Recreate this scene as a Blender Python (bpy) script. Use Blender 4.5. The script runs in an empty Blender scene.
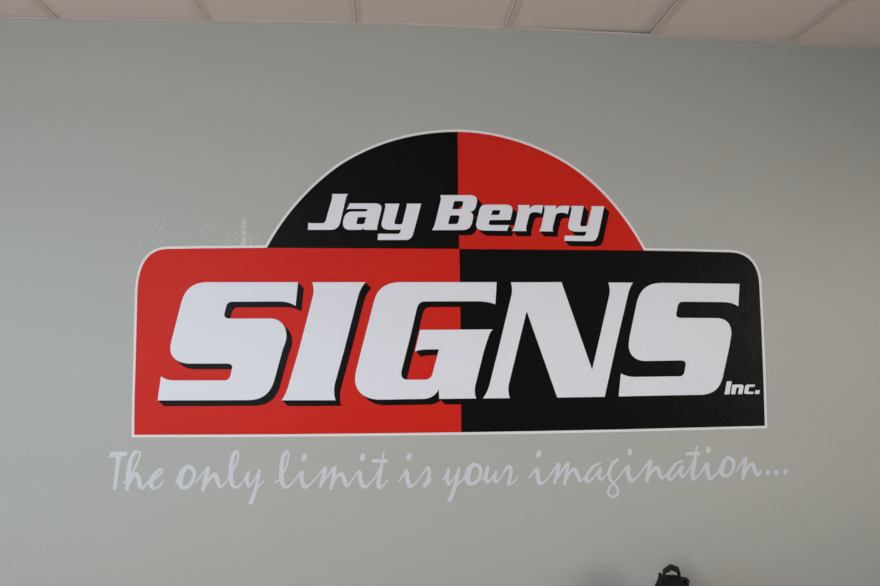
import bpy, bmesh, math, random
import numpy as np
from mathutils import Vector, Matrix
from mathutils.geometry import tessellate_polygon
random.seed(4)
S = bpy.context.scene
C = S.collection

# ---------------------------------------------------------------- camera
F = 710.0
D = 2.80            # camera to sign wall
CZ = 1.50
def orient():
    n = Vector((-54.0, 51.0, F)).normalized()          # room depth axis, image coords (x right, y down, z forward)
    roll = -0.0055
    h = Vector((math.cos(roll), math.sin(roll), 0.0))
    h = (h - n * h.dot(n)).normalized()
    X = Vector((h.x, -h.y, -h.z)); Y = Vector((n.x, -n.y, -n.z))
    Z = X.cross(Y)
    return Matrix((X, Y, Z))                           # rows: world axes in camera space
R = orient()
CAM = Vector((0.0, -D, CZ))
cd = bpy.data.cameras.new('camera'); cam = bpy.data.objects.new('camera', cd); C.objects.link(cam)
cd.sensor_fit = 'HORIZONTAL'; cd.lens = 18.0; cd.sensor_width = 880.0 / F * 18.0; cd.clip_start = 0.02
cam.matrix_world = Matrix.Translation(CAM) @ R.to_4x4()
S.camera = cam

def ray(px, py):
    return R @ Vector((px - 440.0, 293.0 - py, -F))
def wallpt(px, py):
    """measured photo point -> metres on the sign wall (x, z)"""
    d = ray(px, py); t = D / d.y
    return (CAM.x + d.x * t, CAM.z + d.z * t)

# ---------------------------------------------------------------- materials
def mat(name, col, rough=0.5, spec=0.5, bump=None, coat=0.0, metal=0.0):
    m = bpy.data.materials.new(name); m.use_nodes = True
    nt = m.node_tree; b = nt.nodes['Principled BSDF']
    b.inputs['Base Color'].default_value = (*col, 1); b.inputs['Roughness'].default_value = rough
    b.inputs['Specular IOR Level'].default_value = spec; b.inputs['Metallic'].default_value = metal
    b.inputs['Coat Weight'].default_value = coat
    if bump:
        tc = nt.nodes.new('ShaderNodeTexCoord')
        prev = None
        for sc, st, dist in bump:
            nz = nt.nodes.new('ShaderNodeTexNoise'); nz.inputs['Scale'].default_value = sc
            nz.inputs['Detail'].default_value = 3
            nt.links.new(tc.outputs['Object'], nz.inputs['Vector'])
            bp = nt.nodes.new('ShaderNodeBump'); bp.inputs['Strength'].default_value = st
            bp.inputs['Distance'].default_value = dist
            nt.links.new(nz.outputs['Fac'], bp.inputs['Height'])
            if prev: nt.links.new(prev.outputs['Normal'], bp.inputs['Normal'])
            prev = bp
        nt.links.new(prev.outputs['Normal'], b.inputs['Normal'])
    return m
ORANGE = [(14, 0.35, 0.006), (75, 0.35, 0.0022)]
M = {}
M['white'] = mat('white_vinyl', (0.70, 0.70, 0.77), 0.55, 0.3, ORANGE)
M['border'] = mat('white_border_vinyl', (0.70, 0.69, 0.70), 0.55, 0.3, ORANGE)
M['red'] = mat('red_vinyl', (0.57, 0.018, 0.010), 0.42, 0.09, ORANGE)
M['black'] = mat('black_vinyl', (0.0035, 0.0035, 0.0036), 0.40, 0.07, ORANGE)
M['script'] = mat('pale_grey_vinyl', (0.57, 0.58, 0.64), 0.6, 0.3, ORANGE)
M['tile'] = mat('ceiling_tile_fibre', (0.86, 0.82, 0.83), 0.95, 0.1, [(160, 0.5, 0.003), (45, 0.4, 0.003)])
M['grid'] = mat('painted_grid_metal', (0.82, 0.77, 0.75), 0.5, 0.4)
M['void'] = mat('dark_plenum', (0.03, 0.03, 0.03), 0.9, 0.1)
M['paint'] = mat('side_wall_paint', (0.52, 0.43, 0.32), 0.7, 0.3, [(60, 0.2, 0.002)])
M['floor'] = mat('vinyl_floor', (0.52, 0.28, 0.12), 0.5, 0.4, [(30, 0.1, 0.002)])
M['frame'] = mat('bronze_aluminium', (0.05, 0.045, 0.04), 0.4, 0.5, metal=0.6)
M['base'] = mat('dark_rubber_base', (0.03, 0.03, 0.032), 0.6, 0.3)
M['nylon'] = mat('black_nylon', (0.006, 0.006, 0.007), 0.85, 0.2, [(350, 0.6, 0.001), (18, 0.5, 0.01)])
M['webbing'] = mat('black_webbing', (0.009, 0.008, 0.009), 0.7, 0.3, [(500, 0.6, 0.001)])
M['plastic'] = mat('black_plastic', (0.012, 0.012, 0.013), 0.35, 0.5)
def glass():
    m = bpy.data.materials.new('window_glass'); m.use_nodes = True; nt = m.node_tree; nt.nodes.clear()
    o = nt.nodes.new('ShaderNodeOutputMaterial'); mx = nt.nodes.new('ShaderNodeMixShader')
    t = nt.nodes.new('ShaderNodeBsdfTransparent'); g = nt.nodes.new('ShaderNodeBsdfGlossy')
    g.inputs['Roughness'].default_value = 0.02; mx.inputs[0].default_value = 0.06
    nt.links.new(t.outputs[0], mx.inputs[1]); nt.links.new(g.outputs[0], mx.inputs[2])
    nt.links.new(mx.outputs[0], o.inputs[0]); return m
M['glass'] = glass()

def wall_material():
    m = mat('grey_green_wall_paint', (0.40, 0.405, 0.365), 0.55, 0.35, ORANGE)
    nt = m.node_tree; b = nt.nodes['Principled BSDF']; N = nt.nodes.new; L = nt.links.new
    tc = N('ShaderNodeTexCoord'); sp = N('ShaderNodeSeparateXYZ'); L(tc.outputs['Object'], sp.inputs[0])
    def math_(op, a, bb):
        q = N('ShaderNodeMath'); q.operation = op
        for i, v in enumerate((a, bb)):
            if isinstance(v, (int, float)): q.inputs[i].default_value = v
            else: L(v, q.inputs[i])
        return q.outputs[0]
    def noise(scale, det=4, stretch=None):
        n = N('ShaderNodeTexNoise'); n.inputs['Scale'].default_value = scale; n.inputs['Detail'].default_value = det
        if stretch:
            mp = N('ShaderNodeMapping'); mp.inputs['Scale'].default_value = stretch
            L(tc.outputs['Object'], mp.inputs[0]); L(mp.outputs[0], n.inputs['Vector'])
        else: L(tc.outputs['Object'], n.inputs['Vector'])
        return n.outputs['Fac']
    fine = noise(160, 5, (1, 1, 0.45)); spot = noise(75, 4)
    tot = None
    for (x0, y0, x1, y1, src, thr, amp) in SCUFFS:
        a = wallpt(x0, y1); c = wallpt(x1, y0)
        soft = 0.006
        def ss(v, lo, hi):
            k = N('ShaderNodeMapRange'); k.interpolation_type = 'SMOOTHSTEP'
            k.inputs['From Min'].default_value = lo; k.inputs['From Max'].default_value = hi
            L(v, k.inputs['Value']); return k.outputs[0]
        bx = math_('MULTIPLY', ss(sp.outputs['X'], a[0] - soft, a[0] + soft), ss(sp.outputs['X'], c[0] + soft, c[0] - soft))
        bz = math_('MULTIPLY', ss(sp.outputs['Z'], a[1] - soft, a[1] + soft), ss(sp.outputs['Z'], c[1] + 2*soft, c[1] - 2*soft))
        msk = math_('MULTIPLY', math_('MULTIPLY', bx, bz), ss(fine if src else spot, thr, thr + 0.08))
        msk = math_('MULTIPLY', msk, amp)
        tot = msk if tot is None else math_('MAXIMUM', tot, msk)
    # faint unevenness of the paint
    mott = N('ShaderNodeMix'); mott.data_type = 'RGBA'
    mott.inputs['A'].default_value = (*WALL, 1); mott.inputs['B'].default_value = (WALL[0]*0.95, WALL[1]*0.955, WALL[2]*0.94, 1)
    L(noise(2.3, 3), mott.inputs['Factor'])
    mx = N('ShaderNodeMix'); mx.data_type = 'RGBA'
    L(mott.outputs['Result'], mx.inputs['A']); mx.inputs['B'].default_value = (0.66, 0.67, 0.66, 1)
    L(tot, mx.inputs['Factor']); L(mx.outputs['Result'], b.inputs['Base Color'])
    return m
WALL = (0.405, 0.404, 0.388)
SCUFFS = [(241, 219, 246.5, 248, 1, 0.44, 0.6), (226, 231, 238, 247, 1, 0.52, 0.4), (249, 233, 252, 248, 1, 0.46, 0.45),
          (138, 216, 166, 245, 0, 0.60, 0.6), (198, 221, 226, 233, 0, 0.58, 0.3), (172, 231, 178, 245, 0, 0.55, 0.4),
          (447.6, 499.0, 450.6, 501.8, 1, 0.1, 0.9)]
M['wall'] = wall_material()

# ---------------------------------------------------------------- helpers
def link(name, me, m, parent=None):
    o = bpy.data.objects.new(name, me); C.objects.link(o)
    if m is not None: me.materials.append(M[m])
    if parent: o.parent = parent
    return o
def bmobj(name, bm, m, parent=None, smooth=False):
    me = bpy.data.meshes.new(name); bmesh.ops.recalc_face_normals(bm, faces=bm.faces); bm.to_mesh(me); bm.free()
    if smooth:
        for p in me.polygons: p.use_smooth = True
    return link(name, me, m, parent)
def box(bm, x0, y0, z0, x1, y1, z1):
    v = [bm.verts.new((x, y, z)) for x in (x0, x1) for y in (y0, y1) for z in (z0, z1)]
    for f in ((0,1,3,2),(4,6,7,5),(0,4,5,1),(2,3,7,6),(0,2,6,4),(1,5,7,3)): bm.faces.new([v[i] for i in f])
def boxes(name, m, lst, parent=None):
    bm = bmesh.new()
    for b in lst: box(bm, *b)
    return bmobj(name, bm, m, parent)
def struct(o): o['kind'] = 'structure'; return o

def path(s):
    """measured outline: M/L x y, Q cx cy x y, C c1 c2 p ; returns point list"""
    tok = s.replace(',', ' ').split(); pts = []; i = 0; cmd = 'L'
    def num(k):
        nonlocal i
        r = [float(t) for t in tok[i:i+k]]; i += k; return r
    while i < len(tok):
        if tok[i] in 'MLQC': cmd = tok[i]; i += 1
        if cmd in 'ML': pts.append(tuple(num(2)))
        elif cmd == 'Q':
            cx, cy, x, y = num(4); x0, y0 = pts[-1]
            for k in range(1, 11):
                t = k / 10; u = 1 - t
                pts.append((u*u*x0 + 2*u*t*cx + t*t*x, u*u*y0 + 2*u*t*cy + t*t*y))
        else:
            a, b, c, d, x, y = num(6); x0, y0 = pts[-1]
            for k in range(1, 13):
                t = k / 12; u = 1 - t
                pts.append((u**3*x0 + 3*u*u*t*a + 3*u*t*t*c + t**3*x, u**3*y0 + 3*u*u*t*b + 3*u*t*t*d + t**3*y))
    return pts

def vinyl(name, loops, t0, t1, m, parent):
    """cut vinyl sheet lying on the wall: outline loops (photo measurements) -> solid between depths t0..t1 off the wall"""
    loops = [[Vector((*wallpt(x, y), 0)) for x, y in lp] for lp in loops]
    clean = []
    for lp in loops:
        q = [p for i, p in enumerate(lp) if (p - lp[i-1]).length > 1e-5]
        clean.append(q)
    tris = tessellate_polygon(clean)
    flat = [p for lp in clean for p in lp]
    bm = bmesh.new()
    fr = [bm.verts.new((p.x, -t1, p.y)) for p in flat]; bk = [bm.verts.new((p.x, -t0, p.y)) for p in flat]
    for t in tris:
        try: bm.faces.new([fr[i] for i in t])
        except ValueError: pass
    k = 0
    for lp in clean:
        n = len(lp)
        for i in range(n):
            j = (i + 1) % n
            bm.faces.new([fr[k+i], fr[k+j], bk[k+j], bk[k+i]])
        k += n
    for f in bm.faces: f.normal_update()
    me = bpy.data.meshes.new(name)
    for f in bm.faces:
        if abs(f.normal.y) > 0.9 and f.normal.y > 0: f.normal_flip()
    bm.to_mesh(me); bm.free()
    return link(name, me, m, parent)

def simplify(lp, eps):
    """Douglas-Peucker on a closed loop"""
    n = len(lp); P = np.array(lp)
    k = int(np.argmax(((P - P[0])**2).sum(1)))
    def dp(a, b):
        if b - a < 2: return [a]
        d = P[b % n] - P[a]; L = math.hypot(*d) or 1e-9
        seg = P[a+1:b]
        dist = np.abs((seg[:, 0]-P[a][0])*d[1] - (seg[:, 1]-P[a][1])*d[0]) / L
        m = int(np.argmax(dist))
        if dist[m] < eps: return [a]
        return dp(a, a+1+m) + dp(a+1+m, b)
    idx = dp(0, k) + dp(k, n)
    return [lp[q] for q in idx]

def contours(fld, gx, gy):
    nx, ny = fld.shape; nxt = {}
    fl = fld.tolist()
    act = (np.minimum(np.minimum(fld[:-1, :-1], fld[1:, :-1]), np.minimum(fld[:-1, 1:], fld[1:, 1:])) < 0) & \
          (np.maximum(np.maximum(fld[:-1, :-1], fld[1:, :-1]), np.maximum(fld[:-1, 1:], fld[1:, 1:])) >= 0)
    pos = {}
    for i, j in np.argwhere(act).tolist():
        cs = ((i, j), (i+1, j), (i+1, j+1), (i, j+1)); v = [fl[a][b] for a, b in cs]; out, inn = [], []
        for k in range(4):
            a, b = cs[k], cs[(k+1) % 4]; va, vb = v[k], v[(k+1) % 4]
            if (va < 0) != (vb < 0):
                key = (min(a, b), max(a, b))
                q = va/(va-vb)
                pos[key] = (gx[a[0]] + (gx[b[0]]-gx[a[0]])*q, gy[a[1]] + (gy[b[1]]-gy[a[1]])*q)
                (out if va < 0 else inn).append((k, key))
        for k, key in out:               # leave through the next entering edge
            t = min(inn, key=lambda e: (e[0]-k) % 4)
            nxt[key] = t[1]
    loops = []
    while nxt:
        k0, k = next(iter(nxt.items())); del nxt[k0]; lp_ = [k0]
        while k != k0 and k in nxt:
            lp_.append(k); k = nxt.pop(k)
        if len(lp_) > 8: loops.append([pos[q] for q in lp_])
    return loops

def block_shadow(loops, dx, dy, t0, t1, m, parent):
    """the flat black drop shadow of a letter: its outline swept diagonally, as one clean sheet"""
    allp = np.array([p for lp in loops for p in lp]); g = 0.35
    gx = np.arange(allp[:, 0].min()-2, allp[:, 0].max()+dx+2, g); gy = np.arange(allp[:, 1].min()-2, allp[:, 1].max()+dy+2, g)
    X, Y = np.meshgrid(gx, gy, indexing='ij'); d2 = np.full(X.shape, 1e9); ins = np.zeros(X.shape, bool)
    for lp in loops:
        for (ax, ay), (bx, by) in zip(lp, lp[1:] + lp[:1]):
            ex, ey = bx-ax, by-ay; L = ex*ex + ey*ey
            if L < 1e-10: continue
            t = np.clip(((X-ax)*ex + (Y-ay)*ey)/L, 0, 1)
            d2 = np.minimum(d2, (X-ax-t*ex)**2 + (Y-ay-t*ey)**2)
            if ay != by:
                ins ^= ((ay > Y) != (by > Y)) & (X < ax + (Y-ay)*ex/ey)
    f0 = np.where(ins, -1, 1)*np.sqrt(d2); out = f0.copy()
    for k in range(1, 21):
        sx, sy = dx*k/20/g, dy*k/20/g; ix, iy = int(sx), int(sy); fx, fy = sx-ix, sy-iy
        h = np.full((f0.shape[0]+ix+1, f0.shape[1]+iy+1), 3.0)
        for ox_, wx in ((0, 1-fx), (1, fx)):
            for oy_, wy in ((0, 1-fy), (1, fy)):
                sh = np.full(h.shape, 3.0); sh[ix+ox_:ix+ox_+f0.shape[0], iy+oy_:iy+oy_+f0.shape[1]] = f0
                h = h + wx*wy*(sh-3.0)
        out = np.minimum(out, h[:f0.shape[0], :f0.shape[1]])
    lps = [simplify(l, 0.04) for l in contours(out, gx, gy)]
    def area_(l): return abs(sum(a[0]*b[1]-b[0]*a[1] for a, b in zip(l, l[1:]+l[:1])))/2
    lps = sorted([l for l in lps if area_(l) > 0.5], key=area_, reverse=True)
    return vinyl('drop_shadow', lps, t0, t1, m, parent)

# ---------------------------------------------------------------- room shell
XL, XR, YB, HC = -3.9, 3.6, -6.0, 2.74
TOPLINE = [(-60, 18.4), (0, 19.5), (75, 20.7), (150, 21.9), (225, 22.8), (300, 23.8), (375, 25.0), (450, 27.7), (525, 30.6), (600, 34.0),
           (675, 38.0), (750, 42.2), (815, 45.6), (880, 49.4), (940, 53)]
TW = [wallpt(*p) for p in TOPLINE]
def ceil_z(x):
    if x <= TW[0][0]: return TW[0][1]
    if x >= TW[-1][0]: return TW[-1][1]
    for a, b in zip(TW, TW[1:]):
        if x <= b[0]: return a[1] + (b[1]-a[1]) * (x-a[0]) / (b[0]-a[0])
HC = max(z for _, z in TW) + 0.0
ZT = HC + 0.35
WALLO = struct(boxes('wall_front', 'wall', [(XL-0.1, 0, 0, XR+0.1, 0.12, ZT)]))
struct(boxes('floor', 'floor', [(XL-0.1, YB-0.1, -0.1, XR+0.1, 0.12, 0)]))
# left wall with an unseen window, invented to carry the daylight
LW = (-4.6, -1.5, 1.0, 2.05)      # y0,y1,z0,z1
struct(boxes('wall_left', 'paint', [(XL-0.12, YB, 0, XL, LW[0], ZT), (XL-0.12, LW[1], 0, XL, 0, ZT),
      (XL-0.12, LW[0], 0, XL, LW[1], LW[2]), (XL-0.12, LW[0], LW[3], XL, LW[1], ZT)]))
RW = (-4.4, -1.6, 1.0, 2.05)
struct(boxes('wall_right', 'paint', [(XR, YB, 0, XR+0.12, RW[0], ZT), (XR, RW[1], 0, XR+0.12, 0, ZT),
      (XR, RW[0], 0, XR+0.12, RW[1], RW[2]), (XR, RW[0], RW[3], XR+0.12, RW[1], ZT)]))
BW = (-3.7, -1.3, 0.9, 2.15)
struct(boxes('wall_back', 'paint', [(XL-0.12, YB-0.12, 0, BW[0], YB, ZT), (BW[1], YB-0.12, 0, XR+0.12, YB, ZT),
      (BW[0], YB-0.12, 0, BW[1], YB, BW[2]), (BW[0], YB-0.12, BW[3], BW[1], YB, ZT)]))
f = 0.05
w1 = struct(boxes('unseen_window_1', 'frame', [(XL-0.1, LW[0], LW[2], XL-0.02, LW[1], LW[2]+f), (XL-0.1, LW[0], LW[3]-f, XL-0.02, LW[1], LW[3]),
      (XL-0.1, LW[0], LW[2], XL-0.02, LW[0]+f, LW[3]), (XL-0.1, LW[1]-f, LW[2], XL-0.02, LW[1], LW[3]),
      (XL-0.1, (LW[0]+LW[1])/2-f/2, LW[2], XL-0.02, (LW[0]+LW[1])/2+f/2, LW[3])]))
boxes('pane', 'glass', [(XL-0.064, LW[0]+f, LW[2]+f, XL-0.058, LW[1]-f, LW[3]-f)], w1)
w2 = struct(boxes('unseen_window_2', 'frame', [(BW[0], YB-0.1, BW[2], BW[1], YB-0.02, BW[2]+f), (BW[0], YB-0.1, BW[3]-f, BW[1], YB-0.02, BW[3])] +  # unseen back window, invented to let daylight in
      [(x-f/2, YB-0.1, BW[2], x+f/2, YB-0.02, BW[3]) for x in (BW[0]+f/2, (BW[0]+BW[1])/2, BW[1]-f/2)]))
boxes('pane', 'glass', [(BW[0]+f, YB-0.064, BW[2]+f, BW[1]-f, YB-0.058, BW[3]-f)], w2)
w3 = struct(boxes('added_window_3', 'frame', [(XR+0.02, RW[0], RW[2], XR+0.1, RW[1], RW[2]+f), (XR+0.02, RW[0], RW[3]-f, XR+0.1, RW[1], RW[3])] +  # window added out of view to brighten the right side
      [(XR+0.02, y-f/2, RW[2], XR+0.1, y+f/2, RW[3]) for y in (RW[0]+f/2, (RW[0]+RW[1])/2, RW[1]-f/2)]))
boxes('pane', 'glass', [(XR+0.058, RW[0]+f, RW[2]+f, XR+0.064, RW[1]-f, RW[3]-f)], w3)
struct(boxes('baseboard_front', 'base', [(XL, -0.012, 0, XR, 0, 0.1)]))
struct(boxes('baseboard_left', 'base', [(XL, YB, 0, XL+0.012, -0.012, 0.1)]))
struct(boxes('baseboard_right', 'base', [(XR-0.012, YB, 0, XR, -0.012, 0.1)]))

# suspended ceiling: tees run into a wall angle; lay-in tiles sit just above the flanges
SEAM = [wallpt(56.5, 17)[0], wallpt(208.5, 19)[0], wallpt(357, 22)[0], wallpt(505.4, 27)[0], wallpt(650, 32.5)[0], wallpt(786, 42)[0]]
pitch = (SEAM[-1] - SEAM[0]) / 5
SEAM = [SEAM[0] - pitch*2, SEAM[0] - pitch] + SEAM + [SEAM[-1] + pitch, SEAM[-1] + pitch*2, SEAM[-1]+pitch*3]
SEAM = [s for s in SEAM if XL < s < XR]
print('PITCH', pitch, [round(s, 3) for s in SEAM], 'HC', HC, [round(z, 3) for _, z in TW])
ceil = struct(boxes('ceiling', 'void', [(XL, YB, HC+0.2, XR, 0, HC+0.24)]))
def strip_x(name, m, x0, x1, y0, y1, dz0, dz1, parent, n=None):
    """slab following the slightly uneven ceiling height along x"""
    n = n or max(2, int((x1-x0)/0.08))
    bm = bmesh.new(); rows = []
    for k in range(n+1):
        x = x0 + (x1-x0)*k/n; z = ceil_z(x)
        dd0, dd1 = (dz0(x), dz1(x)) if callable(dz0) else (dz0, dz1)
        rows.append([bm.verts.new(c) for c in ((x, y0, z+dd0), (x, y1, z+dd0), (x, y1, z+dd1), (x, y0, z+dd1))])
    for a, b in zip(rows, rows[1:]):
        for i in range(4): bm.faces.new([a[i], a[(i+1)%4], b[(i+1)%4], b[i]])
    bm.faces.new(rows[0]); bm.faces.new(rows[-1][::-1])
    return bmobj(name, bm, m, parent)
def angle_trim():
    o = strip_x('trim_1', 'grid', XL, XR, -0.020, 0, 0.0, 0.0016, None); struct(o)
    return o
angle_trim()
Y1 = -0.020 - 1.2
edges = [XL] + SEAM + [XR]
tilt = {}                # tiles that do not lie flat: (lift at left end, lift at right end)
for a, b in zip(edges, edges[1:]):
    px = None
    i = edges.index(a)
    lift = {4: (0.002, 0.002), 5: (0.001, 0.001), 6: (0.003, 0.012)}.get(i, (0.003, 0.004))
    g = 0.006
    def d0(x, a=a, b=b, lift=lift): return 0.0016 + lift[0] + (lift[1]-lift[0]) * (x-a)/(b-a)
    def d1(x, d0=d0): return d0(x) + 0.015
    yy = -0.004
    while yy > YB + 0.05:
        y2 = max(yy - 1.2, YB)
        strip_x('tile', 'tile', a+g, b-g, y2+g, yy-g*0.3, d0, d1, ceil)
        yy = y2
for s in SEAM:
    z = ceil_z(s)
    boxes('grid_tee', 'grid', [(s-0.0115, YB, z, s+0.0115, -0.012, z+0.0014), (s-0.001, YB, z, s+0.001, -0.012, z+0.035)], ceil)
yy = -1.2
while yy > YB:
    strip_x('cross_tee', 'grid', XL, XR, yy-0.0115, yy+0.0115, 0.0, 0.0012, ceil); yy -= 1.2

# ---------------------------------------------------------------- the wall sign
sign = bpy.data.objects.new('wall_sign', None); C.objects.link(sign)
sign['label'] = 'huge red and black quartered sign with arched top and white italic letters on the wall'
sign['category'] = 'sign'
ARC = 'M 266.9 247.8 C 285 214 311 185.5 340 165.2 C 373 144 412 132 457.6 131.8 C 500 132.3 544 148 575 169.6 C 602 189 626 217 643.9 250.5'
arc = path(ARC)
half = min(range(len(arc)), key=lambda k: abs(arc[k][0]-457.6))
arcL, arcR = arc[:half+1], arc[half:]
TL = path('M 134.2 434.8 L 134.6 400 L 136 350 L 137.2 300 C 137.0 268 145.5 249.8 167 249.0 L 200 248.4 L 266.9 247.8')
BR = path('M 643.9 250.5 L 690 251.3 L 731 252.3 C 749.5 253.3 758.6 266 759.3 286 L 761.4 330 L 763.2 375 L 764.8 425.8')
def off(pts, r):
    """widen an open outline outward (left of travel, clockwise outline) by r"""
    out = []
    for i, p in enumerate(pts):
        a = pts[max(0, i-1)]; b = pts[min(len(pts)-1, i+1)]
        if i == 0: b = pts[1]
        t = Vector((b[0]-a[0], b[1]-a[1])).normalized()
        out.append((p[0] + t.y*r, p[1] - t.x*r))
    return out
OW = 2.5
oTL, oArc, oBR = off(TL, OW), off(arc, OW), off(BR, OW)
# square up the corners of the white border
oTL[0] = (131.6, 437.3); oBR[-1] = (767.2, 428.2)
oTL[-1] = (265.2, 245.4); oArc[0] = (265.4, 245.2); oArc[-1] = (645.3, 248.0); oBR[0] = (645.8, 248.1)
bottom_o = path('M 767.2 428.2 L 700 429.9 L 620 431.9 L 540 433.6 L 460 434.8 L 380 435.8 L 300 436.6 L 220 437.2 L 131.6 437.3')
bottom_i = [(764.8, 425.8), (700, 427.4), (620, 429.4), (540, 431.0), (461.2, 432.3), (380, 433.3), (300, 434.1), (220, 434.6), (134.2, 434.8)]
vinyl('border', [oTL + oArc + oBR + bottom_o[1:-1]], 0.0, 0.0004, 'border', sign)
T1, T2, T3 = 0.0008, 0.0011, 0.0015
mid_top, mid = (457.6, 131.8), (459.3, 248.9)
vinyl('black_panel', [arcL + [(458.2, 190), mid]], 0.0004, T1, 'black', sign)
vinyl('red_panel', [arcR + [mid, (458.2, 190)]], 0.0004, T1, 'red', sign)
vinyl('red_panel', [TL + [mid, (460.1, 290), (460.8, 370), (461.2, 432.3)] + bottom_i[5:-1]], 0.0004, T1, 'red', sign)
vinyl('black_panel', [BR + bottom_i[1:5] + [(460.8, 370), (460.1, 290), mid]], 0.0004, T1, 'black', sign)

BIG = {
 'S1': ['M 298.1 282.2 L 295.6 306.0 Q 289.5 301.6 280 301.5 L 232.5 301.7 Q 227.6 301.8 226.3 306.2 L 224.3 314.0 Q 224.0 318.5 229.5 318.6 L 270 318.5 C 281.5 318.5 287 327 286.4 337.5 Q 286 341.5 282.9 349 L 274.4 380 C 270.5 393.5 262.5 399.9 248 400.1 L 200 400.3 L 157.7 400.4 L 161.1 376.4 Q 166.5 380.4 174 380.4 L 224.2 380.4 Q 229.3 380.2 230.6 375.3 L 232.4 367.6 Q 232.6 363.6 226.7 363.5 L 190 363.6 C 177 363.5 170.3 356.5 170.5 348.5 Q 170.6 343.5 172.9 335.5 L 181.2 303.5 C 184.8 289 193 282.3 208 282.2 Z'],
 'I': ['M 312.3 282.3 L 365.8 282.2 Q 360.6 287.5 358.3 295.5 L 344.2 350 L 334.8 384 Q 333.0 393 335.6 400.2 L 281.6 400.3 Q 285.8 394.5 287.8 387.9 L 299 350 L 312.9 296.5 Q 314.7 289.5 312.3 282.3 Z'],
 'G': ['M 496.6 282.2 L 495.3 304.3 Q 488 301.4 478 301.3 L 425.5 301.4 C 420.3 301.5 418.2 303.5 416.8 308.5 L 409.9 338 L 401.6 370.5 Q 399.6 379.6 407.8 379.7 L 424.5 379.7 Q 430.6 379.5 432.3 374.3 L 438.9 349.3 L 424 349.5 Q 418.5 350 415.0 351.4 L 420.0 329.9 L 492.9 329.4 Q 490.3 331.5 488.9 335.5 L 484.1 350 L 475.1 386 Q 474.0 394 476.2 398.4 L 439.2 398.9 L 438.8 389.2 C 435.5 395.5 430 398.7 423 398.9 L 380 399.6 C 364 399.6 355.2 391 355.1 379.5 Q 355.2 374 357.2 366.5 L 361.4 350 L 374.3 300.5 C 377.8 288.2 386 282.3 401 282.2 Z'],
 'N': ['M 510.8 282.3 L 561.4 282.2 L 592.0 369.8 L 596.7 350 L 609.1 296.2 Q 610.6 289.5 608.2 282.6 L 632.9 282.7 Q 629.4 287.5 627.8 294.8 L 614.9 350 L 604.6 396.8 L 557.2 397.5 L 526.6 311.0 L 508.9 383.5 Q 507.4 391.5 509.9 398.1 L 483.0 398.4 Q 487.8 391.5 489.7 384.0 L 498.3 350 L 511.3 296 Q 512.9 289 510.8 282.3 Z'],
 'S2': ['M 739.3 283.9 L 738.2 306.3 Q 732 302.2 723 302.1 L 683 301.7 Q 678.6 301.8 677.6 305.7 L 676.0 313.8 Q 675.9 317.8 681 317.9 L 716 318.1 C 726.5 318.1 731.5 324.5 731.2 334 L 729.2 347 L 722.5 377.5 C 719.2 389.5 712.5 394.6 699 394.8 L 660 395.5 L 618.6 396.4 L 620.8 373.4 Q 626.5 377 636 376.9 L 679.5 376.3 Q 683.6 376.2 684.4 371.8 L 685.7 364.5 Q 685.8 360.4 680.5 360.4 L 646 361 C 634 361 628.2 353.5 628.6 344 L 629.6 336.5 L 637 301.5 C 640.3 289 648 283.0 662 282.9 Z'],
}
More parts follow.
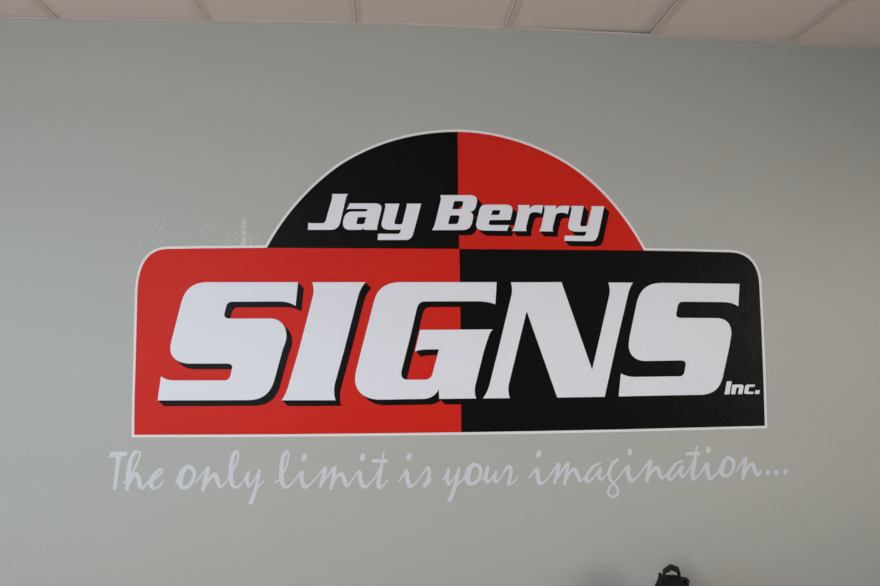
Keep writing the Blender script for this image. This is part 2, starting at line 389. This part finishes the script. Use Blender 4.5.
SMALL = {
 'J': ['M 332.1 194 L 348.1 194 Q 346.4 196.2 345.8 198.8 L 340.4 221.8 C 338.6 227.9 335.8 229.8 331 229.8 L 307.9 229.9 L 308.4 222.6 Q 310.5 223.3 313.5 223.3 L 321.8 223.3 Q 325 223.3 325.9 220.3 L 331.8 199.5 Q 332.7 196.7 332.1 194 Z'],
 'a': ['M 349.7 203.4 L 374.5 203.4 Q 382.2 203.5 381.4 209.5 L 377.3 226.2 Q 376.8 228.2 377.2 229.9 L 364.3 229.9 Q 363.6 229.2 363.9 228.0 Q 362.3 229.8 359.5 229.9 L 349.5 229.9 Q 342.3 229.4 343.1 222 Q 344.3 212 352 211.6 L 364.8 211.6 Q 367.6 211.4 367.7 209.9 Q 367.6 208.9 365 208.9 L 351 208.9 Q 348 208.9 346.2 209.6 Q 348.3 207.3 349.7 203.4 Z',
       'M 358.9 217.2 L 366.2 217.2 L 364.8 222.3 Q 364.2 224.2 362 224.2 L 357.4 224.2 Q 356.2 223.9 356.5 222.3 L 357.5 218.5 Q 357.9 217.2 358.9 217.2 Z'],
 'y1': ['M 384.7 203.7 L 399.4 203.7 L 394.4 222.4 Q 394.1 224.4 396.3 224.4 L 400 224.4 Q 402.1 224.4 402.7 222.3 L 406.9 205.5 L 406.7 203.7 L 421.2 203.7 L 413.6 232.4 C 411.8 238.6 409.5 240 404.5 240.0 L 377.7 240.0 L 378.1 233.8 L 397.6 234.0 Q 399.7 233.9 400.3 231.8 L 401.0 229.3 Q 399.4 229.8 397 229.8 L 389 229.8 Q 380.6 229.3 381.7 222.7 L 385.3 207.5 Q 385.7 205.3 384.7 203.7 Z'],
 'B': ['M 440.2 195.2 L 470.5 195.2 Q 477.9 195.7 476.9 202.0 C 475.9 208.8 474 211.1 469.9 212.1 Q 473.7 213.4 473.1 217.3 C 472 226.5 469.4 229.9 462.5 230.1 L 432.0 230.2 Q 434.5 226.5 435.3 222.5 L 440.6 201 Q 441.4 197.8 440.2 195.2 Z',
       'M 455.6 201.1 L 461.6 201.1 Q 463.4 201.3 463.1 203 L 462.0 207.2 Q 461.4 209.2 459.2 209.2 L 452.1 209.3 L 453.9 202.4 Q 454.3 201.2 455.6 201.1 Z',
       'M 451.2 215.4 L 457.8 215.4 Q 459.7 215.5 459.4 217.4 L 458.2 222 Q 457.7 224.1 455.5 224.1 L 448.0 224.2 L 449.8 216.6 Q 450.1 215.5 451.2 215.4 Z'],
 'e': ['M 486.5 204.8 L 506.3 204.8 Q 513.2 205.2 512.4 211 L 510.4 219.9 L 490.6 220.1 Q 489.3 220.2 489.1 221.5 L 488.8 223.6 Q 488.8 225.0 490.5 225.1 L 509.4 225.2 Q 507.6 227.8 507.0 230.9 L 483.3 230.5 Q 475.3 230.0 476.2 223.5 L 479.2 210.7 C 480.5 206 482.2 204.9 486.5 204.8 Z',
       'M 493.4 210.2 L 499.3 210.2 Q 500.4 210.3 500.2 211.3 L 499.3 214.3 Q 499 215 498 215 L 491.0 215 L 492.2 211.2 Q 492.5 210.2 493.4 210.2 Z'],
 'r1': ['M 517.8 205.2 L 529.8 205.2 Q 529.2 206.9 529.4 208.6 Q 531.5 205.7 535.5 205.4 L 543.2 205.4 L 541.3 213.7 Q 538.8 212.3 534.5 212.2 Q 529.9 212.4 529.2 215 L 526.3 226.2 Q 525.7 229 526.6 231.1 L 511.9 231.0 Q 514 228.3 514.7 225.2 L 517.8 212 Q 518.7 208 517.8 205.2 Z'],
 'r2': ['M 544.1 205.7 L 556.2 205.8 Q 555.6 207.4 555.8 209.1 Q 557.9 206.2 561.9 205.9 L 569.5 205.9 L 567.6 214.1 Q 565.2 212.8 561 212.7 Q 556.3 212.9 555.6 215.5 L 552.8 226.6 Q 552.2 229.3 553.1 231.5 L 539.0 231.3 Q 540.8 228.6 541.5 225.5 L 544.1 212.5 Q 545 208.5 544.1 205.7 Z'],
 'y2': ['M 571.0 206 L 583.7 206.1 L 580.2 224.2 Q 580.0 226.3 582.0 226.3 L 584.8 226.3 Q 587.2 226.3 587.7 224.2 L 591.6 208.2 L 591.4 206.2 L 604.2 206.4 L 598.3 234.2 C 596.6 239.8 594.6 241.2 590.5 241.2 L 564.2 240.9 L 564.7 235.7 L 583.5 236 Q 585.4 235.9 585.8 234 L 586.3 231.4 Q 584.8 231.7 582.5 231.7 L 575.5 231.6 Q 567.3 231.2 568.1 225 L 571.3 210.5 Q 571.9 208 571.0 206 Z'],
}
INC = {
 'I': ['M 726.7 381.3 L 731.7 381.3 L 731.0 385 L 729.2 394.3 L 724.3 394.4 L 725 391 Z'],
 'n': ['M 732.3 384.7 L 741 384.5 Q 743.9 384.7 743.3 387.6 L 742.1 394.1 L 737.8 394.1 L 739.1 387.6 L 736.3 387.6 L 735.1 394.1 L 730.9 394.2 Z'],
 'c': ['M 747.8 384.5 L 755.0 384.5 L 754.1 386.9 L 749.6 386.9 Q 749.0 386.9 748.8 387.7 L 748.2 390.9 Q 748.2 391.7 749 391.7 L 753.4 391.7 L 752.9 394 L 746.0 394 Q 743.8 393.8 744.1 391.8 L 745 387 Q 745.6 384.6 747.8 384.5 Z'],
 'dot': ['M 755.4 390.2 L 759.8 390.2 L 758.9 393.9 L 754.5 393.9 Z'],
}
def P_(l): return [path(s.replace('Z', '')) for s in l]
for k, l in BIG.items():
    lp = P_(l)
    o = vinyl('letter', lp, T1, T3, 'white', sign)
    block_shadow(lp, 5.9, 5.7, T1, T2, 'black', o)
for k, l in SMALL.items():
    lp = P_(l)
    o = vinyl('letter', lp, T1, T3, 'white', sign)
    block_shadow(lp, 5.2, 5.3, T1, T2, 'black', o)
for k, l in INC.items():
    vinyl('full_stop' if k == 'dot' else 'letter', P_(l), T1, T3, 'white', sign)

# ---------------------------------------------------------------- brush-script tagline
tag = bpy.data.objects.new('wall_lettering', None); C.objects.link(tag)
tag['label'] = 'pale grey brush script slogan on the wall below the red and black sign'
tag['category'] = 'lettering'
def cr(pts, n=7):
    out = []
    P = [pts[0]] + pts + [pts[-1]]
    for i in range(1, len(P)-2):
        a, b, c, d = P[i-1:i+3]
        for k in range(n):
            t = k/n
            out.append(tuple(0.5*((2*b[j]) + (-a[j]+c[j])*t + (2*a[j]-5*b[j]+4*c[j]-d[j])*t*t + (-a[j]+3*b[j]-3*c[j]+d[j])*t**3) for j in range(3)))
    out.append(tuple(pts[-1])); return out
cnt = [0]
def glyph(ox, strokes, sc=880/120.0, oy=440):
    body = [s_ for s_ in strokes if isinstance(s_, list)]; dots = [s_ for s_ in strokes if isinstance(s_, tuple)]
    o = sheet('letter' if body else 'full_stop', ox, body or [list(d) for d in dots], sc, oy, tag)
    if body:
        for d in dots: sheet('dot', ox, [list(d)], sc, oy, o)
    return o
def sheet(nm, ox, strokes, sc, oy, parent):
    cnt[0] += 1
    t = 0.0004 + 0.00008 * (cnt[0] % 3)
    caps = []
    for st in strokes:
        pts = [(ox + x/sc, oy + y/sc, w/sc/2*1.0) for x, y, w in st]
        pts = cr(pts, 14) if len(pts) > 2 else [tuple(pts[0][j] + (pts[1][j]-pts[0][j])*k/20 for j in range(3)) for k in range(21)]
        caps += pts
    A = np.array(caps); A[:, 2] = np.maximum(A[:, 2], 0.4)
    g = 0.28
    x0, y0 = A[:, 0].min()-3, A[:, 1].min()-3
    nx = int((A[:, 0].max()+3-x0)/g)+2; ny = int((A[:, 1].max()+3-y0)/g)+2
    gx = x0 + g*np.arange(nx); gy = y0 + g*np.arange(ny)
    fld = np.full((nx, ny), 1e9)
    for (cx, cy, r) in A:
        fld = np.minimum(fld, np.sqrt((gx[:, None]-cx)**2 + (gy[None, :]-cy)**2) - r)
    bm = bmesh.new(); vc = {}
    def vert(key, x, y):
        if key not in vc:
            w = wallpt(x, y); vc[key] = bm.verts.new((w[0], -t, w[1]))
        return vc[key]
    fl = fld.tolist()
    for i in range(nx-1):
        for j in range(ny-1):
            cs = ((i, j), (i+1, j), (i+1, j+1), (i, j+1))
            v = [fl[a][b] for a, b in cs]
            if min(v) >= 0: continue
            poly = []
            for k in range(4):
                a, b = cs[k], cs[(k+1) % 4]; va, vb = v[k], v[(k+1) % 4]
                if va < 0: poly.append(vert(a, gx[a[0]], gy[a[1]]))
                if (va < 0) != (vb < 0):
                    if a > b: a, b, va, vb = b, a, vb, va
                    q = min(0.98, max(0.02, va/(va-vb)))
                    poly.append(vert((a, b), gx[a[0]] + (gx[b[0]]-gx[a[0]])*q, gy[a[1]] + (gy[b[1]]-gy[a[1]])*q))
            if len(poly) > 2:
                f_ = bm.faces.new(poly); f_.normal_update()
                if f_.normal.y > 0: f_.normal_flip()
    be = [e for e in bm.edges if len(e.link_faces) == 1]
    ex = bmesh.ops.extrude_edge_only(bm, edges=be)
    for v in ex['geom']:
        if isinstance(v, bmesh.types.BMVert): v.co.y = 0.0
    me = bpy.data.meshes.new(nm); bm.to_mesh(me); bm.free()
    return link(nm, me, 'script', parent)
def dot(x0, y0, x1, y1, w): return ((x0, y0+3, w-6), ((x0+x1)/2, (y0+y1)/2, w), (x1, y1-3, w-4))
# T h e
glyph(100, [[(86,104,32),(190,102,22)], [(93,91,12),(196,92,12)], [(74,120,12),(187,112,12)], [(137,110,36),(122,240,30),(107,356,24)]])
glyph(100, [[(172,312,12),(205,290,14),(262,190,16),(292,110,14),(280,86,18),(250,95,26),(222,160,30),(207,260,34),(198,358,28)],
            [(205,340,16),(235,280,20),(262,248,28),(285,285,32),(292,335,30),(312,352,18),(352,308,14)]])
glyph(100, [[(352,308,14),(400,285,14),(447,245,18),(455,220,16),(432,220,20),(390,270,32),(372,315,34),(388,352,24),(430,342,16),(462,303,12)]])
# o n l y
glyph(100, [[(552,315,10),(590,262,14),(632,200,20)], [(635,197,24),(602,238,42),(585,300,44),(600,343,28),(645,340,24),(682,290,24),(690,232,26),(665,202,28),(632,192,20)]])
glyph(100, [[(697,316,10),(750,250,12),(793,203,20),(778,270,34),(755,366,26)],
            [(765,345,16),(805,285,20),(843,252,30),(863,300,34),(880,346,20),(915,318,12),(935,288,10)]])
glyph(200, [[(200,290,12),(252,205,12),(280,125,14),(270,85,20),(242,115,30),(226,210,32),(230,305,34),(255,346,22),(300,325,14),(350,245,12)]])
glyph(200, [[(355,238,24),(345,295,28),(358,340,20),(392,298,12),(430,240,12)], [(434,225,22),(424,290,24),(400,385,26),(372,460,30)], [(412,352,12),(440,330,12),(465,302,10)]])
# l i m i t
glyph(200, [[(550,312,12),(592,280,12),(634,190,14),(648,110,14),(634,84,20),(610,125,28),(596,215,32),(600,300,34),(625,346,22),(670,322,14),(735,240,14)]])
glyph(200, [[(735,240,14),(748,240,26),(745,290,30),(765,340,32),(800,332,14),(840,290,12),(882,240,12)], dot(768,112,760,142,36)])
glyph(300, [[(145,242,12),(185,208,26),(170,275,30),(150,340,22)], [(155,328,12),(205,262,16),(255,202,22),(246,270,28),(228,355,22)],
            [(236,328,14),(270,270,18),(305,250,28),(325,292,30),(342,338,20),(370,310,12),(402,262,12)]])
glyph(300, [[(402,262,12),(437,236,26),(443,290,32),(465,340,30),(502,330,14),(552,270,12)], dot(464,110,456,142,36)])
glyph(300, [[(552,270,12),(585,210,14),(605,140,16),(613,94,14)], [(606,130,16),(598,190,24),(582,270,32),(576,342,28),(604,338,14),(640,296,10)], [(534,152,24),(630,152,28)]])
# i s
glyph(400, [[(-8,300,10),(30,250,16),(48,230,28),(54,280,30),(70,336,30),(108,322,14),(150,270,10)], dot(70,105,64,136,36)])
glyph(400, [[(150,270,10),(198,206,18),(212,212,22),(214,255,24),(200,305,28),(180,338,22)], [(172,322,14),(200,325,12),(232,288,10)]])
# y o u r
glyph(400, [[(314,292,10),(345,245,16),(358,214,20),(345,268,28),(356,322,22),(396,278,12),(430,220,14)], [(432,208,20),(420,270,24),(400,350,28),(368,436,30)], [(410,330,12),(450,300,12),(485,255,12)]])
glyph(400, [[(538,176,22),(507,218,42),(494,274,44),(508,316,28),(550,314,24),(585,270,26),(590,210,26),(565,186,26),(536,174,20)]])
glyph(400, [[(602,288,10),(630,240,14),(643,200,24),(628,265,30),(642,310,22),(680,268,12),(706,232,18),(692,286,24),(706,308,18),(735,278,12),(762,238,12)]])
glyph(400, [[(762,238,12),(795,194,26),(815,222,24),(806,275,24),(795,326,24)], [(798,326,16),(835,308,14),(862,270,10)]])
# i m a g i n a t i o n ...
glyph(500, [[(212,280,10),(248,232,16),(274,212,26),(277,265,32),(292,316,30),(332,302,14),(372,250,12)], dot(288,85,280,117,36)])
glyph(500, [[(372,250,12),(430,178,22),(420,240,26),(400,312,22)], [(405,298,14),(450,232,16),(497,170,20),(490,235,24),(473,322,22)],
            [(480,298,14),(515,235,18),(548,216,28),(568,258,30),(588,298,20),(615,280,12),(640,252,12)]])
glyph(500, [[(736,172,14),(690,190,18),(645,245,24),(630,288,28),(655,302,22),(700,258,14),(736,208,20),(726,256,24),(736,292,20),(765,268,12),(792,240,12)]])
glyph(600, [[(128,147,24),(92,175,24),(68,235,24),(75,288,24),(108,328,18),(132,368,20),(122,404,20),(88,416,20),(60,390,18),(68,350,16),(105,310,12),(150,255,12),(180,218,12)]])
glyph(600, [[(180,218,12),(206,198,28),(207,250,30),(227,296,30),(262,280,14),(300,235,12)], dot(221,74,217,100,34)])
glyph(600, [[(300,235,12),(370,155,22),(358,220,28),(345,300,26)], [(350,285,14),(385,225,20),(420,202,28),(438,250,28),(458,282,18),(480,262,12),(505,232,12)]])
glyph(600, [[(603,156,14),(560,172,18),(520,222,22),(500,265,24),(520,288,24),(560,248,14),(602,195,22),(590,245,24),(606,272,18),(632,242,12),(652,215,12)]])
glyph(600, [[(652,215,12),(682,165,14),(702,90,14),(710,48,14)], [(703,90,16),(697,140,24),(684,210,30),(680,282,28),(712,270,14),(750,222,12)], [(638,100,22),(722,98,26)]])
glyph(600, [[(750,222,12),(785,178,28),(788,230,30),(806,280,30),(842,262,14),(880,222,12)], dot(797,58,793,84,36)])
glyph(690, [[(215,222,10),(240,190,14)], [(270,129,22),(247,168,34),(232,218,38),(240,258,26),(282,258,22),(315,212,22),(320,162,26),(300,138,26),(268,128,20)]])
glyph(690, [[(335,232,10),(370,182,14),(410,132,20),(400,200,26),(388,280,24)], [(392,265,14),(430,195,18),(458,178,28),(475,220,30),(496,258,22),(525,222,12)]])
for (x, y) in ((571,240),(634,239),(700,234)):
    glyph(690, [dot(x+3, y-12, x-3, y+12, 30)])

# ---------------------------------------------------------------- backpack standing against the wall
def at(px, py, y):
    d = ray(px, py); t = (y - CAM.y) / d.y
    return CAM + d * t
BY = -0.20
tip = at(671, 577.6, BY)          # crown of the bag under its carrying loop
bag = bpy.data.objects.new('backpack', None); C.objects.link(bag); bag.location = (tip.x, BY, 0)
bag['label'] = 'black backpack with a carry loop on top, standing below the slogan by the wall'
bag['category'] = 'backpack'
HT = tip.z
def loft(name, rows, m, nseg=28, smooth=True, power=2.6):
    bm = bmesh.new(); rings = []
    for (z, cx, cy, rx, ry) in rows:
        ring = []
        for k in range(nseg):
            a = 2*math.pi*k/nseg; c, s_ = math.cos(a), math.sin(a)
            wob = 1 + 0.025*math.sin(3*a + z*31) + 0.015*math.sin(5*a - z*57)
            ring.append(bm.verts.new((cx + rx*wob*math.copysign(abs(c)**(2/power), c), cy + ry*wob*math.copysign(abs(s_)**(2/power), s_), z)))
        rings.append(ring)
    for a, b in zip(rings, rings[1:]):
        for k in range(nseg): bm.faces.new([a[k], a[(k+1)%nseg], b[(k+1)%nseg], b[k]])
    bm.faces.new(rings[0]); bm.faces.new(rings[-1])
    return bmobj(name, bm, m, bag, smooth)
loft('body', [(0.0,0,0,.135,.085),(0.01,0,0,.15,.1),(0.06,0,0,.158,.108),(.2,0,0,.162,.11),(.35,0,0,.16,.108),(HT-.17,0,0,.15,.1),
              (HT-.11,0.004,.004,.125,.085),(HT-.07,.008,.008,.086,.07),(HT-.045,.010,.01,.066,.056),(HT-.032,.011,.012,.060,.045),(HT-.018,.010,.013,.053,.034),(HT-.007,.006,.014,.047,.028),(HT,.0,.015,.034,.018)], 'nylon')
loft('front_pocket', [(.05,0,-.1,.1,.03),(.07,0,-.105,.118,.045),(.2,0,-.107,.122,.05),(.30,0,-.105,.115,.042),(.335,0,-.1,.09,.02)], 'nylon')
def ribbon(name, pts, w, th, m, parent, wdir=Vector((0,1,0))):
    """webbing strap: flat band along a path"""
    P = cr([tuple(p) for p in pts], 6); bm = bmesh.new(); rows = []
    for i, p in enumerate(P):
        a = Vector(P[max(0,i-1)]); b = Vector(P[min(len(P)-1,i+1)]); t = (b-a).normalized()
        wv = (wdir - t*wdir.dot(t)).normalized(); nv = t.cross(wv).normalized(); p = Vector(p)
        rows.append([bm.verts.new(p + wv*sx*w/2 + nv*sy*th/2) for sx, sy in ((-1,-1),(1,-1),(1,1),(-1,1))])
    for a, b in zip(rows, rows[1:]):
        for k in range(4): bm.faces.new([a[k], a[(k+1)%4], b[(k+1)%4], b[k]])
    bm.faces.new(rows[0]); bm.faces.new(rows[-1][::-1])
    return bmobj(name, bm, m, parent)
def lp(px, py, y=BY):            # point of the bag in its own coordinates
    q = at(px, py, y); return (q.x - tip.x, y - BY, q.z)
Z = 880/70.0
def z_(x, y, dy=0.0): return lp(640 + x/Z, 550 + y/Z, BY + dy)
ribbon('carry_loop', [z_(305,370,-.01), z_(303,300,-.01), z_(312,268,-.01), z_(345,246,-.01), z_(388,221,-.01), z_(432,232,.0), z_(473,252,.010), z_(488,300,.016), z_(498,345,.017), z_(502,380,.018)], .022, .0105, 'webbing', bag, Vector((0.35,0.9,0.25)))
ribbon('strap_end', [z_(250,420,-.03), z_(252,350,-.035), z_(256,305,-.04), z_(262,290,-.04)], .012, .009, 'webbing', bag)
ribbon('strap_end', [z_(490,360,0), z_(535,362,-.005), z_(575,368,-.01), z_(592,385,-.015), z_(605,420,-.02)], .022, .008, 'webbing', bag)
ribbon('shoulder_strap', [(-.02,.06,HT-.06),(-.05,.095,HT-.15),(-.09,.118,HT-.25),(-.10,.115,.2),(-.13,.1,.08)], .055, .012, 'nylon', bag, Vector((1,0,0)))
ribbon('shoulder_strap', [(.03,.06,HT-.06),(.06,.095,HT-.15),(.09,.118,HT-.25),(.10,.115,.2),(.13,.1,.08)], .055, .012, 'nylon', bag, Vector((1,0,0)))
bm = bmesh.new(); box(bm, -.07, -.1565, .288, .07, -.148, .294); bmobj('zip', bm, 'plastic', bag)

# ---------------------------------------------------------------- light
def area(name, loc, rot, sx, sy, power, col):
    l = bpy.data.lights.new(name, 'AREA'); l.shape = 'RECTANGLE'; l.size = sx; l.size_y = sy; l.energy = power; l.color = col
    o = bpy.data.objects.new(name, l); C.objects.link(o); o.location = loc; o.rotation_euler = rot; return o
# daylight outside the unseen left and back windows, fill outside the right one
area('left_daylight', (XL-1.5, (LW[0]+LW[1])/2, 1.70), (0, math.radians(-88), 0), 1.1, 5.0, 325, (0.54, 0.83, 1.0))
area('back_daylight', ((BW[0]+BW[1])/2, YB-1.5, 1.70), (math.radians(88), 0, 0), 5.0, 1.1, 450, (0.76, 0.90, 1.0))
area('right_fill', (XR+1.5, (RW[0]+RW[1])/2, 1.70), (0, math.radians(88), 0), 1.1, 5.0, 430, (1.0, 0.92, 0.82))  # warm fill lamp added behind the made-up right window
w = bpy.data.worlds.new('world'); S.world = w; w.use_nodes = True
w.node_tree.nodes['Background'].inputs[0].default_value = (0.75, 0.86, 1.0, 1); w.node_tree.nodes['Background'].inputs[1].default_value = 0.6

S.view_settings.view_transform = 'Standard'; S.view_settings.look = 'None'
S.view_settings.gamma = 1.0; S.view_settings.use_curve_mapping = False
S.view_settings.exposure = 0.0
try: S.cycles.use_denoising = True
except Exception: pass
